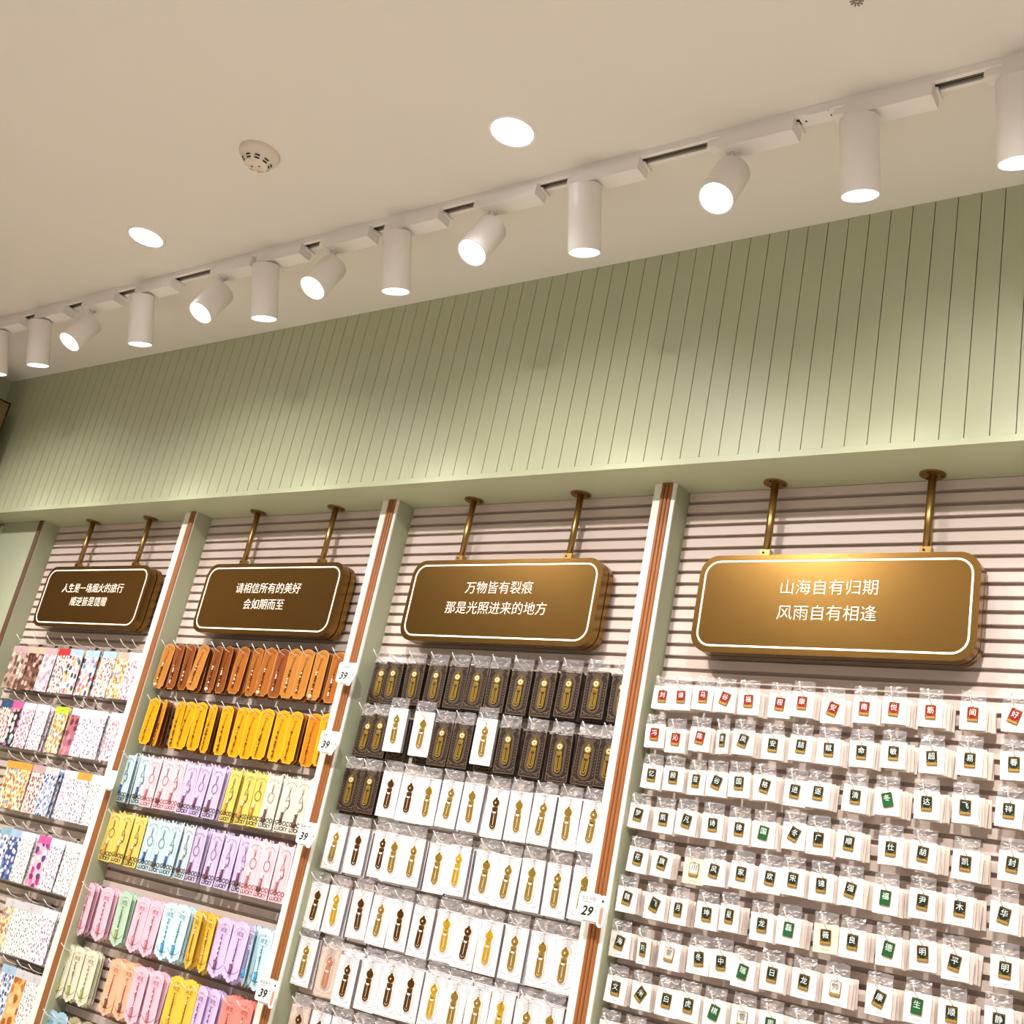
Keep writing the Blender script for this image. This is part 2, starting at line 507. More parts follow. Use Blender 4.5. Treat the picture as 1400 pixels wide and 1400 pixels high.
# measured places (x, z) of the goods on the slats, row by row
PIN_POS = [[(-1.696, 2.223), (-1.634, 2.225), (-1.564, 2.23), (-1.493, 2.228), (-1.417, 2.225), (-1.325, 2.223), (-1.259, 2.23), (-1.171, 2.218), (-1.085, 2.226), (-1.006, 2.229), (-0.914, 2.228), (-0.809, 2.229), (-0.709, 2.231)], [(-1.7, 2.108), (-1.63, 2.099), (-1.554, 2.11), (-1.482, 2.109), (-1.419, 2.112), (-1.331, 2.107), (-1.249, 2.11), (-1.171, 2.108), (-1.082, 2.109), (-1.0, 2.114), (-0.901, 2.11), (-0.809, 2.113), (-0.706, 2.113)], [(-1.69, 1.989), (-1.618, 1.99), (-1.545, 1.987), (-1.482, 1.989), (-1.414, 1.994), (-1.34, 1.994), (-1.251, 1.989), (-1.186, 1.991), (-1.088, 1.992), (-1.004, 1.994), (-0.905, 1.996), (-0.812, 1.997), (-0.711, 2.0)], [(-1.713, 1.873), (-1.629, 1.87), (-1.559, 1.873), (-1.478, 1.873), (-1.398, 1.871), (-1.326, 1.87), (-1.24, 1.877), (-1.173, 1.873), (-1.091, 1.874), (-0.984, 1.874), (-0.904, 1.872), (-0.803, 1.864), (-0.697, 1.876)], [(-1.693, 1.752), (-1.615, 1.751), (-1.514, 1.747), (-1.453, 1.752), (-1.373, 1.756), (-1.294, 1.757), (-1.229, 1.762), (-1.152, 1.76), (-1.075, 1.76), (-0.986, 1.755), (-0.897, 1.759), (-0.81, 1.758), (-0.709, 1.759)], [(-1.708, 1.641), (-1.618, 1.637), (-1.543, 1.636), (-1.459, 1.638), (-1.393, 1.644), (-1.299, 1.637), (-1.226, 1.639), (-1.127, 1.638), (-1.059, 1.638), (-0.968, 1.637), (-0.886, 1.642), (-0.811, 1.635), (-0.701, 1.64)], [(-1.707, 1.521), (-1.631, 1.517), (-1.552, 1.518), (-1.465, 1.523), (-1.399, 1.525), (-1.335, 1.515), (-1.255, 1.523), (-1.171, 1.522), (-1.088, 1.523), (-0.981, 1.521), (-0.89, 1.523), (-0.81, 1.522), (-0.708, 1.528)], [(-1.698, 1.403), (-1.618, 1.403), (-1.539, 1.403), (-1.475, 1.404), (-1.399, 1.403), (-1.32, 1.404), (-1.245, 1.405)]]
BOX_POS = [[(-2.855, 2.21), (-2.784, 2.21), (-2.683, 2.211), (-2.583, 2.211), (-2.49, 2.212), (-2.404, 2.212), (-2.317, 2.21), (-2.223, 2.208), (-2.127, 2.208), (-2.033, 2.212), (-1.933, 2.216), (-1.837, 2.211)], [(-2.862, 2.018), (-2.787, 2.021), (-2.706, 2.045), (-2.585, 2.04), (-2.504, 2.017), (-2.417, 2.017), (-2.317, 2.036), (-2.225, 2.018), (-2.123, 2.016), (-2.022, 2.013), (-1.923, 2.012), (-1.845, 2.013)], [(-2.861, 1.826), (-2.775, 1.828), (-2.678, 1.829), (-2.587, 1.825), (-2.504, 1.824), (-2.413, 1.826), (-2.322, 1.827), (-2.223, 1.818), (-2.133, 1.82), (-2.044, 1.821), (-1.951, 1.819), (-1.864, 1.822)], [(-2.868, 1.629), (-2.764, 1.63), (-2.666, 1.634), (-2.597, 1.63), (-2.515, 1.63), (-2.407, 1.624), (-2.326, 1.63), (-2.215, 1.628), (-2.132, 1.624), (-2.04, 1.628), (-1.947, 1.627), (-1.855, 1.632)], [(-2.891, 1.432), (-2.797, 1.433), (-2.687, 1.437), (-2.597, 1.432), (-2.511, 1.433), (-2.418, 1.429), (-2.319, 1.434), (-2.237, 1.429), (-2.151, 1.429), (-2.057, 1.431), (-1.958, 1.431), (-1.878, 1.431)], [(-2.879, 1.255), (-2.766, 1.242), (-2.682, 1.231), (-2.582, 1.238), (-2.494, 1.241), (-2.41, 1.243), (-2.317, 1.241), (-2.235, 1.255), (-2.148, 1.26), (-2.062, 1.257), (-1.97, 1.265), (-1.892, 1.276)]]
CHARM_POS = [[(-4.085, 2.214), (-4.006, 2.215), (-3.933, 2.218), (-3.861, 2.221), (-3.759, 2.214), (-3.696, 2.217), (-3.606, 2.221), (-3.515, 2.216), (-3.446, 2.221), (-3.372, 2.217), (-3.305, 2.222), (-3.238, 2.223), (-3.159, 2.223), (-3.069, 2.213)], [(-4.07, 1.983), (-3.999, 1.98), (-3.889, 1.977), (-3.837, 1.98), (-3.761, 1.984), (-3.688, 1.976), (-3.597, 1.976), (-3.507, 1.975), (-3.443, 1.975), (-3.371, 1.982), (-3.282, 1.982), (-3.21, 1.981), (-3.109, 1.979), (-3.045, 1.991)], [(-4.116, 1.745), (-4.006, 1.748), (-3.945, 1.743), (-3.857, 1.745), (-3.79, 1.748), (-3.709, 1.742), (-3.634, 1.742), (-3.554, 1.744), (-3.455, 1.743), (-3.37, 1.743), (-3.308, 1.745), (-3.237, 1.746), (-3.147, 1.746), (-3.078, 1.747)], [(-4.095, 1.511), (-4.018, 1.515), (-3.93, 1.512), (-3.843, 1.512), (-3.771, 1.511), (-3.707, 1.515), (-3.623, 1.512), (-3.56, 1.512), (-3.46, 1.511), (-3.378, 1.512), (-3.291, 1.513), (-3.241, 1.511), (-3.168, 1.513), (-3.086, 1.512)], [(-4.119, 1.219), (-4.001, 1.22), (-3.884, 1.224), (-3.774, 1.218), (-3.692, 1.216), (-3.602, 1.229), (-3.536, 1.235), (-3.447, 1.226), (-3.374, 1.228), (-3.298, 1.225), (-3.212, 1.226), (-3.145, 1.226), (-3.085, 1.223)], [(-4.135, 0.984), (-4.068, 0.984), (-3.982, 0.988), (-3.822, 0.987), (-3.74, 0.991), (-3.67, 0.989), (-3.576, 0.993), (-3.461, 1.002), (-3.389, 1.005), (-3.325, 0.989), (-3.26, 0.994), (-3.168, 0.987), (-3.095, 0.992)], [(-4.119, 0.741), (-4.058, 0.747), (-3.968, 0.751), (-3.884, 0.755)]]
SHEET_POS = [[(-5.204, 2.158), (-5.062, 2.162), (-4.945, 2.161), (-4.825, 2.167), (-4.734, 2.16), (-4.613, 2.16), (-4.484, 2.156), (-4.372, 2.162), (-4.286, 2.156)], [(-5.16, 1.902), (-5.058, 1.898), (-4.967, 1.899), (-4.856, 1.897), (-4.703, 1.888), (-4.572, 1.893), (-4.502, 1.893), (-4.415, 1.89), (-4.287, 1.885)], [(-4.941, 1.603), (-4.843, 1.62), (-4.725, 1.639), (-4.631, 1.636), (-4.484, 1.633), (-4.386, 1.631), (-4.28, 1.631)], [(-4.814, 1.362), (-4.731, 1.361), (-4.649, 1.342), (-4.515, 1.342), (-4.428, 1.343), (-4.313, 1.348)], [(-4.608, 1.091), (-4.465, 1.075), (-4.332, 1.069)], [(-4.484, 0.839), (-4.381, 0.832), (-4.297, 0.833)]]

# ------------------------------------------------------------------ hooks (fixed to the slats)
HK = {}
def make_hook(kind):
    t = thing('display_hook')
    m = MB()
    if kind == 'pin':
        m.tube([(0, .1, -.030), (0, .04, -.030), (0, .016, -.022), (0, 0, -.003)], .0017, 6); m.ball((0, 0, -.002), .0034)
    else:
        m.tube([(0, .1047, -.030), (0, .06, -.028), (0, .024, -.019), (0, 0, 0)], .0016, 6)
        m.ball((0, 0, 0), .0022)
    m.build('prong', wire_m, t)
    m = MB()
    w = {'pin': .029, 'box': .040, 'charm': .032, 'sheet': .045}[kind]
    e = .1047 if kind != 'pin' else .0997
    m.box(-w, w, e - .0055, e - .0002, -.046, -.018)
    m.box(-w - .004, -w, e - .003, e - .0002, -.046, -.030)
    m.ball((w - .008, e - .0056, -.04), .0015, 1)
    m.build('back_plate', [plate_m, dark_m], t)
    tag(t, 'x', 'hook')
    return t
for k in ('pin', 'box', 'charm', 'sheet'): HK[k] = make_hook(k)

BAY = {'pin': 'the pin card bay', 'box': 'the third bay', 'charm': 'the second bay', 'sheet': 'the leftmost bay'}
def hook(kind, x, z, n, r, what):
    o = place(HK[kind], (x, YS - (.0997 if kind == 'pin' else .1047), z))
    tag(o, 'white hook holding the %s %s from left, %s row of %s' % (ORD[n], what, ROW[r], BAY[kind]), 'hook', 'hooks of ' + BAY[kind])

# ------------------------------------------------------------------ clear header bags
def bag_mesh(w, h0, h1, seed, depth=.004):
    rnd = random.Random(seed); nx, nz = 7, 5
    m = MB(); vs = []
    for j in range(nz):
        for i in range(nx):
            fx, fz = i / (nx - 1), j / (nz - 1)
            vs.append((-w / 2 + w * fx + rnd.uniform(-.001, .001), rnd.uniform(-depth, depth) - .001, h0 + (h1 - h0) * fz + rnd.uniform(-.002, .002) * (j > 0)))
    m.add(vs, [(j * nx + i, j * nx + i + 1, (j + 1) * nx + i + 1, (j + 1) * nx + i) for j in range(nz - 1) for i in range(nx - 1)], 0, False)
    for q in range(13):        # white strands painted as glints along the creases
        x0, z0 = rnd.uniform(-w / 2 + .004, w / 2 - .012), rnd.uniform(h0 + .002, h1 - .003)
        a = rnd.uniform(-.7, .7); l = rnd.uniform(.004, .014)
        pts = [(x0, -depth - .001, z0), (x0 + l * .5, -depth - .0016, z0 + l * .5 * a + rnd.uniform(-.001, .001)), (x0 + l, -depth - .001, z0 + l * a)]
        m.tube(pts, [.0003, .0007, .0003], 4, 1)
    return m

# ------------------------------------------------------------------ pin cards, fourth bay
card_m = mat('card_white', 'f6f1ea', 0.55)
back_m = mat('shaded_back_card', 'e4d6ca', 0.4)  # tan tint paints the shade that front cards throw on those behind
edge_m = mat('card_edge', 'b89f8f', 0.6)
card_y = mat('card_cream', 'ead9bd', 0.55)
gold_m = mat('pin_gold', 'a07a34', 0.3, metal=0.85)
gold_p = mat('pin_gold_band', 'b08a3e', 0.45, metal=0.3)
EN = {'R': mat('red_enamel', '92120f', 0.3, coat=.3), 'D': mat('black_green_enamel', '1b281d', 0.3, coat=.3), 'G': mat('green_enamel', '145c2e', 0.3, coat=.3), 'W': mat('white_enamel_pin', 'd9d6cc', 0.3, coat=.3)}
ENW = {'R': 'red', 'D': 'dark green', 'G': 'bright green', 'W': 'pale'}
fig_m = mat('pin_character', 'eef2ea', 0.4)
fig_d = mat('pin_character_dark', '4a4a46', 0.4)
CW, CH = .0315, .0345
def make_card(mm):
    m = MB()
    m.prism([(-CW, -CH), (CW, -CH), (CW, CH), (-CW, CH)], 0, .0014, 0, 2)
    for k, (w, z) in enumerate(((.009, -.0255), (.013, -.0275))):
        m.flat([(-w, z - .0004), (w, z - .0004), (w, z + .0004), (-w, z + .0004)], -.00025, 1)
    m.ribbon([(0, CH - .002), (0, CH - .016)], .0007, -.00025, 1)
    return m
PB = {}
for mm in (card_m, card_y):
    t = thing('pin_card'); make_card(mm).build('card', [mm, ink_l, edge_m], t); tag(t, 'x', 'pin card'); PB[mm.name] = t
def make_pin(c):
    m = MB(); w, h = .0118, .0160
    m.prism(rrect(-w, w, -h, h, .0012, 2), -.003, -.0004, 0)
    m.flat(rrect(-w + .0011, w - .0011, -h + .0066, h - .0012, .0008, 2), -.0032, 1)
    m.flat([(-w + .0011, -h + .0012), (w - .0011, -h + .0012), (w - .0011, -h + .0062), (-w + .0011, -h + .0062)], -.0032, 2)
    for sx in (-1, 1):
        m.ribbon([(sx * (w - .0018), h - .004), (sx * (w - .004), h - .0018)], .0008, -.0034, 2)
        m.ribbon([(sx * (w - .006), -h + .0066), (sx * (w - .0015), -h + .0115)], .0009, -.0034, 2)
    m.ribbon([(-.006, h - .0036), (0, h - .0026), (.006, h - .0036)], .0007, -.0034, 2)
    return m.build('enamel_pin', [gold_m, EN[c], gold_p if c != 'G' else EN[c]])
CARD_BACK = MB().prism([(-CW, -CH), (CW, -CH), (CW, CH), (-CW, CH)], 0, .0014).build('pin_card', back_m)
PINM = {}
for c in EN:
    q = make_pin(c); PINM[c] = q.data; bpy.data.objects.remove(q)
BAGM = []
for i in range(5):
    q = bag_mesh(.060, CH - .004, CH + .030, 40 + i, .003).build('header_bag', [bag_m, bag_s]); BAGM.append(q.data); bpy.data.objects.remove(q)

CHARS = ['刘谭马谷福程康安南悦筋闻好', '冯沁陈唐凤安喆赋命敏超易春', '忆顾寇谷国格进逐清冬达飞祥', '梦凯凡诗律国冬广顺仕胡凯封', '花旗川风家欢宋锦强福尹木华', '魏飞月坤星龙磊薇良德明平明', '海刘家冬中瑞日龙帅康生顺静', '文米白虎棋雪周林云天和成雨', '江鑫']
COLS = ['RRRRRRRRRRRRR', 'RRRDDDDDDDDDD', 'DDDDDDDDDGDDD', 'DDDDDGDDDDDDD', 'DDWDDDDDDGDDD', 'DDDDDDGDDGDDD', 'DDWDDGDDWDGDD', 'DDDDGWGDDDDDD', 'DD']
TILT = {(0, 2): -4, (0, 3): 17, (0, 7): 17, (0, 12): 20, (1, 2): 8, (1, 4): 14, (1, 10): -5, (2, 3): 16, (2, 5): 14, (2, 9): -14, (3, 5): 8, (3, 6): 22, (3, 0): 6, (3, 2): 9, (4, 1): 8,
        (4, 3): 10, (4, 8): 11, (4, 12): 10, (5, 1): 16, (5, 0): 9, (5, 9): 11, (5, 11): 11, (6, 0): 12, (6, 3): -6, (6, 5): 9, (6, 9): 16, (7, 1): 36, (7, 4): 14}
YAW = {(1, 3): -30, (0, 3): 10, (4, 4): 10, (6, 1): -26, (5, 4): -12, (2, 2): -14, (5, 2): -14, (7, 1): -6}
CREAM = {(4, 2), (5, 7)}
PIN_POS[7] += [(x, 1.404) for x in (-1.165, -1.08, -.985, -.895, -.81, -.71)]
PIN_POS.append([(-1.70, 1.287), (-1.62, 1.287)])
pin_backs = 0
def onto(rows, y):      # measured on the plane y = .15 while the goods hang a little deeper
    k = (2.814 + y) / 2.964
    return [[(x * k, 1.55 + (z - 1.55) * k) for x, z in r] for r in rows]
PIN_POS = onto(PIN_POS, .160); BOX_POS = onto(BOX_POS, .170); CHARM_POS = onto(CHARM_POS, .165); SHEET_POS = onto(SHEET_POS, .165)
stuff = MB()
for r, row in enumerate(PIN_POS):
    for n, (x, z) in enumerate(row):
        rnd = random.Random(r * 31 + n)
        c = COLS[r][n]; ch = CHARS[r][n]
        yaw = YAW.get((r, n), 4 if n < 9 else 2); roll = rnd.uniform(-2.5, 2.5)
        z = z - .002
        o = place(PB['card_cream' if (r, n) in CREAM else 'card_white'], (x, .158 + rnd.uniform(0, .003), z), (R(rnd.uniform(0, 3)), R(roll), R(yaw)))
        tl = TILT.get((r, n), rnd.uniform(-2, 4))
        p = link('enamel_pin', PINM[c], o); p.location = (rnd.uniform(-.0015, .0015), -.0004, .004); p.rotation_euler = (0, R(tl), 0)
        p.scale = (1.14, 1, 1.14); p['label'] = '%s enamel badge' % ENW[c]
        g = link('pin_character', glyph_mesh(ch, .0158, fig_d if c == 'W' else fig_m, 0.0), p); g.location = (0, -.0037, .0042)
        k = link('header_bag', BAGM[(r + n * 2) % 5], o); k['label'] = 'crinkled clear plastic'
        turned = ' turned pin' if abs(tl) > 7 else ' pin'
        tag(o, 'white card with %s%s, %s from left, %s row of the rightmost bay' % (ENW[c], turned, ORD[n], ROW[r]) if (r, n) not in CREAM else
            'cream card with %s pin, %s from left, %s row of the rightmost bay' % (ENW[c], ORD[n], ROW[r]), 'pin card', 'pin cards in the rightmost bay')
        hook('pin', x + rnd.uniform(-.006, .004), z + .0545, n, r, 'pin card')
        nb = 4 if n > 8 else 3
        for b_ in range(nb):
            dx, dy = rnd.uniform(-.003, .004) + (.0042 if n > 3 else .002) * (b_ + 1), .170 + .011 * b_ + rnd.uniform(-.002, .002)
            rot = (R(rnd.uniform(0, 3)), R(rnd.uniform(-3, 3)), R(yaw + rnd.uniform(-4, 6)))
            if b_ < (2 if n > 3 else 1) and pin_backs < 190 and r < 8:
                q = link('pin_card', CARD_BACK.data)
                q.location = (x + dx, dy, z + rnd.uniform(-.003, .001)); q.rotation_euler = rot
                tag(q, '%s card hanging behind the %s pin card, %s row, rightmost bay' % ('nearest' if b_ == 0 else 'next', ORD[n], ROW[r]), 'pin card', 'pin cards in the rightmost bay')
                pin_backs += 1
            else:
                M = Matrix.Translation((x + dx, dy, z)) @ Euler(rot).to_matrix().to_4x4()
                vs = [M @ Vector((px, py, pz)) for px in (-CW, CW) for py in (0, .0014) for pz in (-CH, CH)]
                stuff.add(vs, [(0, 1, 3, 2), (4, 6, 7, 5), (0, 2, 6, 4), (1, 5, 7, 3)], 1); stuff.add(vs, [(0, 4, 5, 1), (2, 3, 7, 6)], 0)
bpy.data.objects.remove(CARD_BACK)
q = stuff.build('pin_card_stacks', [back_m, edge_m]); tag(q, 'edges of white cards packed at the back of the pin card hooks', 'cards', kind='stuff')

# ------------------------------------------------------------------ boxed bookmarks, third bay
brown_m = mat('box_brown', '2b1e15', 0.5, spec=.25)
brown_in = mat('box_window_dark', '2b1f17', 0.4)
bline_m = mat('box_gold_line', '8c785e', 0.5)
wbox_m = mat('box_white', 'f7f3f2', 0.42, coat=.3)
wline_m = mat('box_grey_line', '857d82', 0.5)
win_w = mat('box_window_white', 'efe6dc', 0.4)
pbox_m = mat('box_rosy', 'd8bfae', 0.4, coat=.3)
GOLD = [mat('bookmark_gold', 'c9a347', 0.25, metal=0.75), mat('bookmark_dim_reflection', '6e4414', 0.25, metal=0.6), mat('bookmark_bright_reflection', 'e0b428', 0.3, metal=0.5), mat('bookmark_rose', 'dd9a78', 0.3, metal=.5)]  # darker and brighter tones paint reflections onto the same gold metal
BW, BH, BT = .0398, .0755, .0135
def arc(cx, cz, rr, a0, a1, n=10, sz=1.0):
    return [(cx + rr * math.cos(R(a0 + (a1 - a0) * i / n)), cz + rr * sz * math.sin(R(a0 + (a1 - a0) * i / n))) for i in range(n + 1)]
def capsule(w, z0, z1, n=8):
    return [(w * math.cos(R(a)), z1 - w + w * math.sin(R(a))) for a in [180 * i / n for i in range(n + 1)]] + [(w * math.cos(R(a)), z0 + w + w * math.sin(R(a))) for a in [180 + 180 * i / n for i in range(n + 1)]]
def box_mb(dark):
    m = MB(); y = -.0003; lw = .0009 if dark else .0011
    m.prism(rrect(-BW, BW, -BH, BH, .002, 2), 0, BT, 0, 2)
    m.ribbon(rrect(-BW + .003, BW - .003, -BH + .003, BH - .003, .002, 2), lw, y, 1, True)
    for rr_ in (.021, .025, .029, .033):
        m.ribbon(arc(0, .038, rr_, 50, 130), lw, y, 1)
    m.ribbon(capsule(.0205, -.057, .056), lw, y, 1, True)
    m.ribbon(capsule(.0165, -.053, .052), lw * 1.2, y, 1, True)
    for sx in (-1, 1):
        m.ribbon([(sx * (BW - .005), -.052), (sx * (BW - .016), -.060), (sx * .012, -.062)], lw * 1.4, y, 1)
        m.ribbon([(sx * (BW - .009), -.066), (sx * (BW - .018), -.066), (sx * (BW - .013), -.059)], lw, y, 1, True)
        m.ribbon([(sx * (BW - .005), .066), (sx * (BW - .005), .050), (sx * (BW - .011), .062)], lw, y, 1)
        for k in range(9):
            zc = -.04 + k * .0095
            m.flat([(sx * .030 - .0012, zc - .001), (sx * .030 + .0012, zc - .001), (sx * .030 + .0008, zc + .0014), (sx * .030 - .0008, zc + .0014)], y, 1)
    m.ribbon([(-.010, -.0665), (0, -.063), (.010, -.0665)], lw, y, 1)
    m.ribbon([(0, BH - .002), (0, .052)], .0008, y, 1)
    return m
def window_mb():
    m = MB(); m.flat(capsule(.0158, -.0523, .0513)[::-1], -.0006, 0); return m
def bookmark_mb(style):
    m = MB(); y0, y1 = -.0032, -.0012
    def ring(o_, i_, m_=0):
        n = len(o_)
        vs = [(x, y0, z) for x, z in o_] + [(x, y0, z) for x, z in i_] + [(x, y1, z) for x, z in o_] + [(x, y1, z) for x, z in i_]
        fs = []
        for k in range(n):
            j = (k + 1) % n
            fs += [(k, j, n + j, n + k), (k, 2 * n + k, 2 * n + j, j), (n + k, n + j, 3 * n + j, 3 * n + k)]
        m.add(vs, fs, m_)
    ring(capsule(.0096, -.041, .010), capsule(.0062, -.0375, .0066))
    ring(capsule(.0050, -.034, .008), capsule(.0016, -.0306, .0046))
    m.prism(rrect(-.0085, .0085, .008, .017, .001, 2), y0, y1)
    n = 22
    rs = [.0102 + (.0011 if (k % 2 and style != 2) else 0) for k in range(n)]
    m.prism([(rs[k] * math.cos(2 * math.pi * k / n), .029 + rs[k] * math.sin(2 * math.pi * k / n)) for k in range(n)], y0, y1)
    if style in (0, 2):
        m.prism([(.0072 * math.cos(2 * math.pi * k / 16), .029 + .0072 * math.sin(2 * math.pi * k / 16)) for k in range(16)], y0 - .0014, y0, 2)
        m.flat([(.0022 * math.cos(2 * math.pi * k / 8), .029 + .0022 * math.sin(2 * math.pi * k / 8)) for k in range(8)], y0 - .0016, 1)
    else:
        for k in range(6):
            a = k * math.pi / 3
            m.prism([(.005 * math.cos(a) + .0028 * math.cos(2 * math.pi * j / 8), .029 + .005 * math.sin(a) + .0028 * math.sin(2 * math.pi * j / 8)) for j in range(8)], y0 - .0014, y0)
    m.prism([(-.004, .037), (.004, .037), (.0025, .043), (-.0025, .043)], y0, y1)
    m.flat([(-.0052, .0005), (.0052, .0005), (.0052, .0050), (-.0052, .0050)], y0 - .0004, 1)
    return m
def tmp(mb, nm, mats):
    q = mb.build(nm, mats); d = q.data; bpy.data.objects.remove(q); return d
BX = {}
side_w = mat('box_side_shade_grey', 'a39a9c', .5); side_d = mat('box_side_shade_black', '17110d', .5)  # sides darkened in colour to paint the shadow between boxes
for key, bm, lm, wm, sm_ in (('D', brown_m, bline_m, brown_in, side_d), ('W', wbox_m, wline_m, win_w, side_w), ('P', pbox_m, wline_m, pbox_m, side_w)):
    BX[key] = (tmp(box_mb(key == 'D'), 'box', [bm, lm, sm_]), tmp(window_mb(), 'window', wm))
BK = {}
disc_m = mat('bookmark_disc', 'e6d6a8', .3, metal=.3)
for s_ in range(3):
    for gi, gm in enumerate(GOLD):
        for d_ in (0, 1):
            BK[s_, gi, d_] = tmp(bookmark_mb(s_), 'bookmark', [gm, brown_in if d_ else win_w, disc_m if d_ else gm])
BBAG = [tmp(bag_mesh(.077, BH - .006, BH + .036, 70 + i, .004), 'header_bag', [bag_m, bag_s]) for i in range(4)]
BOX_T = ['DDDDDDDDDDDD', 'DDWWDDWDDDDD', 'DDWWWWWWWWWW', 'W' * 12, 'W' * 12, 'WPWWWWWWWWWW', 'PWWWWW']
TONE = ['000000000000', '000000000000', '001100010000', '011000200000', '121011212000', '031111200200', '111020']
RAISE = {(1, 2): 1, (1, 3): 1, (1, 6): 1}
BOX_POS.append([(-2.86, 1.045), (-2.765, 1.045), (-2.675, 1.045), (-2.58, 1.045), (-2.49, 1.045), (-2.4, 1.045)])
for z_r in range(2):
    for n in range(12): BOX_POS[z_r][n] = BOX_POS[z_r][n]
for r, row in enumerate(BOX_POS):
    for n, (x, z) in enumerate(row):
        rnd = random.Random(500 + r * 17 + n)
        ty = BOX_T[r][n]; tone = int(TONE[r][n])
        gap = (row[n + 1][0] - x) if n < len(row) - 1 else .1
        deep = .170 if gap > .078 else .1862
        if r == 5 and n > 5: z = 1.238 + (.006 if n in (6, 9, 11) else 0)
        o = thing('boxed_bookmark', (x, deep - (.010 if (r, n) in RAISE else 0), z), (R(rnd.uniform(0, 2)), R(rnd.uniform(-1.2, 1.2)), R(5 if gap > .085 else 9)))
        ob = link('box', BX[ty][0], o); link('window', BX[ty][1], ob)
        bk = link('bookmark', BK[(1 + (r + n) % 2) if ty == 'W' else 0, tone, 1 if ty == 'D' else 0], o)
        bk.scale = (1.16, 1, 1.16); bk.rotation_euler = (0, R(rnd.uniform(-2, 3)), 0); bk.location = (rnd.uniform(-.001, .001), -.0002, rnd.uniform(-.001, .001)); bk['label'] = ('gold', 'dim-lit gold', 'bright-lit gold', 'rose')[tone] + ' metal bookmark'
        bg_ = link('header_bag', BBAG[(r * 3 + n) % 4], o); bg_['label'] = 'crinkled clear plastic'
        tag(o, '%s box with %s bookmark, %s from left, %s row, third bay' % ({'D': 'dark brown', 'W': 'white', 'P': 'rosy beige'}[ty], ('gold', 'dim-lit gold', 'bright-lit gold', 'rose')[tone], ORD[n], ROW[r]), 'boxed bookmark', 'boxed bookmarks in the third bay')
        hook('box', x + .001, (2.2155, 2.020, 1.827, 1.630, 1.431, 1.238, 1.044)[r] + .103, n, r, 'boxed bookmark')
        for b_ in range(2):
            if r == 6 or (b_ == 0 and deep > .18): continue
            zt = 'D' if r < 2 else ty
            q = link('boxed_bookmark', BX[zt][0]); q.location = (x + rnd.uniform(-.002, .004), .1865 + .0155 * b_, BOX_POS[r][0][1] + rnd.uniform(-.008, .001)); q.rotation_euler = (R(rnd.uniform(0, 2)), R(rnd.uniform(-2, 2)), R(5))
            tag(q, '%s box hanging %s behind the %s front box, %s row, third bay' % ('dark brown' if zt == 'D' else 'pale', 'just' if b_ == 0 else 'deepest', ORD[n], ROW[r]), 'boxed bookmark', 'boxed bookmarks in the third bay')

# ------------------------------------------------------------------ charm cards, second bay
def cmat(name, h, rough=.4, **k): return mat('charm_' + name, h, rough, **k)
cord_m = cmat('cord', '3a2a20', .7)
bead_b = cmat('bead_brown', '5a2a14', .3)
bead_w = cmat('bead_white', 'f3ece2', .3)
bead_r = cmat('bead_red', '9c2a2c', .3)
bead_g = cmat('bead_gold', 'b98a2c', .3, metal=.5)
COLR = {  # colour key: (name, front, ink, charm)
 'tan': ('tan', 'b5752c', '6a3812'), 'brn': ('brown', '83410f', '4a1c06'), 'mid': ('orange brown', 'a05a18', '5c2c0c'),
 'yel': ('yellow', 'e39a04', '6e3c04'), 'org': ('orange', 'cf7a0c', '6a3404'),
 'blu': ('pale blue', 'c2d8e0', '4c5c6a'), 'pnk': ('pale pink', 'e6c8d0', '96404a'), 'lil': ('lilac', 'cfbce0', '583e66'), 'lyl': ('lemon yellow', 'e2c866', '5c440c'), 'crm': ('cream', 'e8dec8', '584438'), 'gry': ('grey blue', 'cdd9df', '5a6874'),
 'spk': ('pink', 'eabfd0', '90304e'), 'sgr': ('mint green', 'b9d2ba', '456048'), 'sbl': ('ice blue', 'cae6ee', '386a86'), 'syl': ('golden yellow', 'e6c044', '7a520c'), 'sli': ('light lilac', 'd6bde6', '5c3a70'),
 'scr': ('ivory', 'e0dbc0', '686246'), 'sor': ('peach', 'f0b490', '98522e'), 'sco': ('coral', 'e98a80', '8c342e'), 'dbl': ('slate blue', '9fc0d2', '4a6a80'), 'khk': ('khaki', 'a89c7c', '5a5238')}
CM = {k: (cmat(k, v[1], .4, coat=.2), cmat(k + '_ink', v[2], .6)) for k, v in COLR.items()}  # second colour also darkens card edges, painting the shadow between cards
hang_m = {k: cmat('tassel_' + k, h, .4) for k, h in (('blue', '2f4f86'), ('pink', 'b06a70'), ('plum', '6a2f54'), ('gold', 'b4872e'), ('teal', '2a7fa8'), ('brown', '5c3c28'), ('moss', '8a9440'), ('pearl', 'efe4d6'))}
AW, AH = .0338, .097
def out_amber():
    p = [(-AW * .62, -AH), (AW * .62, -AH), (AW * .8, -AH + .010), (AW, -AH + .014), (AW, AH - .016), (AW * .8, AH - .010), (AW * .5, AH - .004), (0, AH), (-AW * .5, AH - .004), (-AW * .8, AH - .010), (-AW, AH - .016), (-AW, -AH + .014), (-AW * .8, -AH + .010)]
    return p
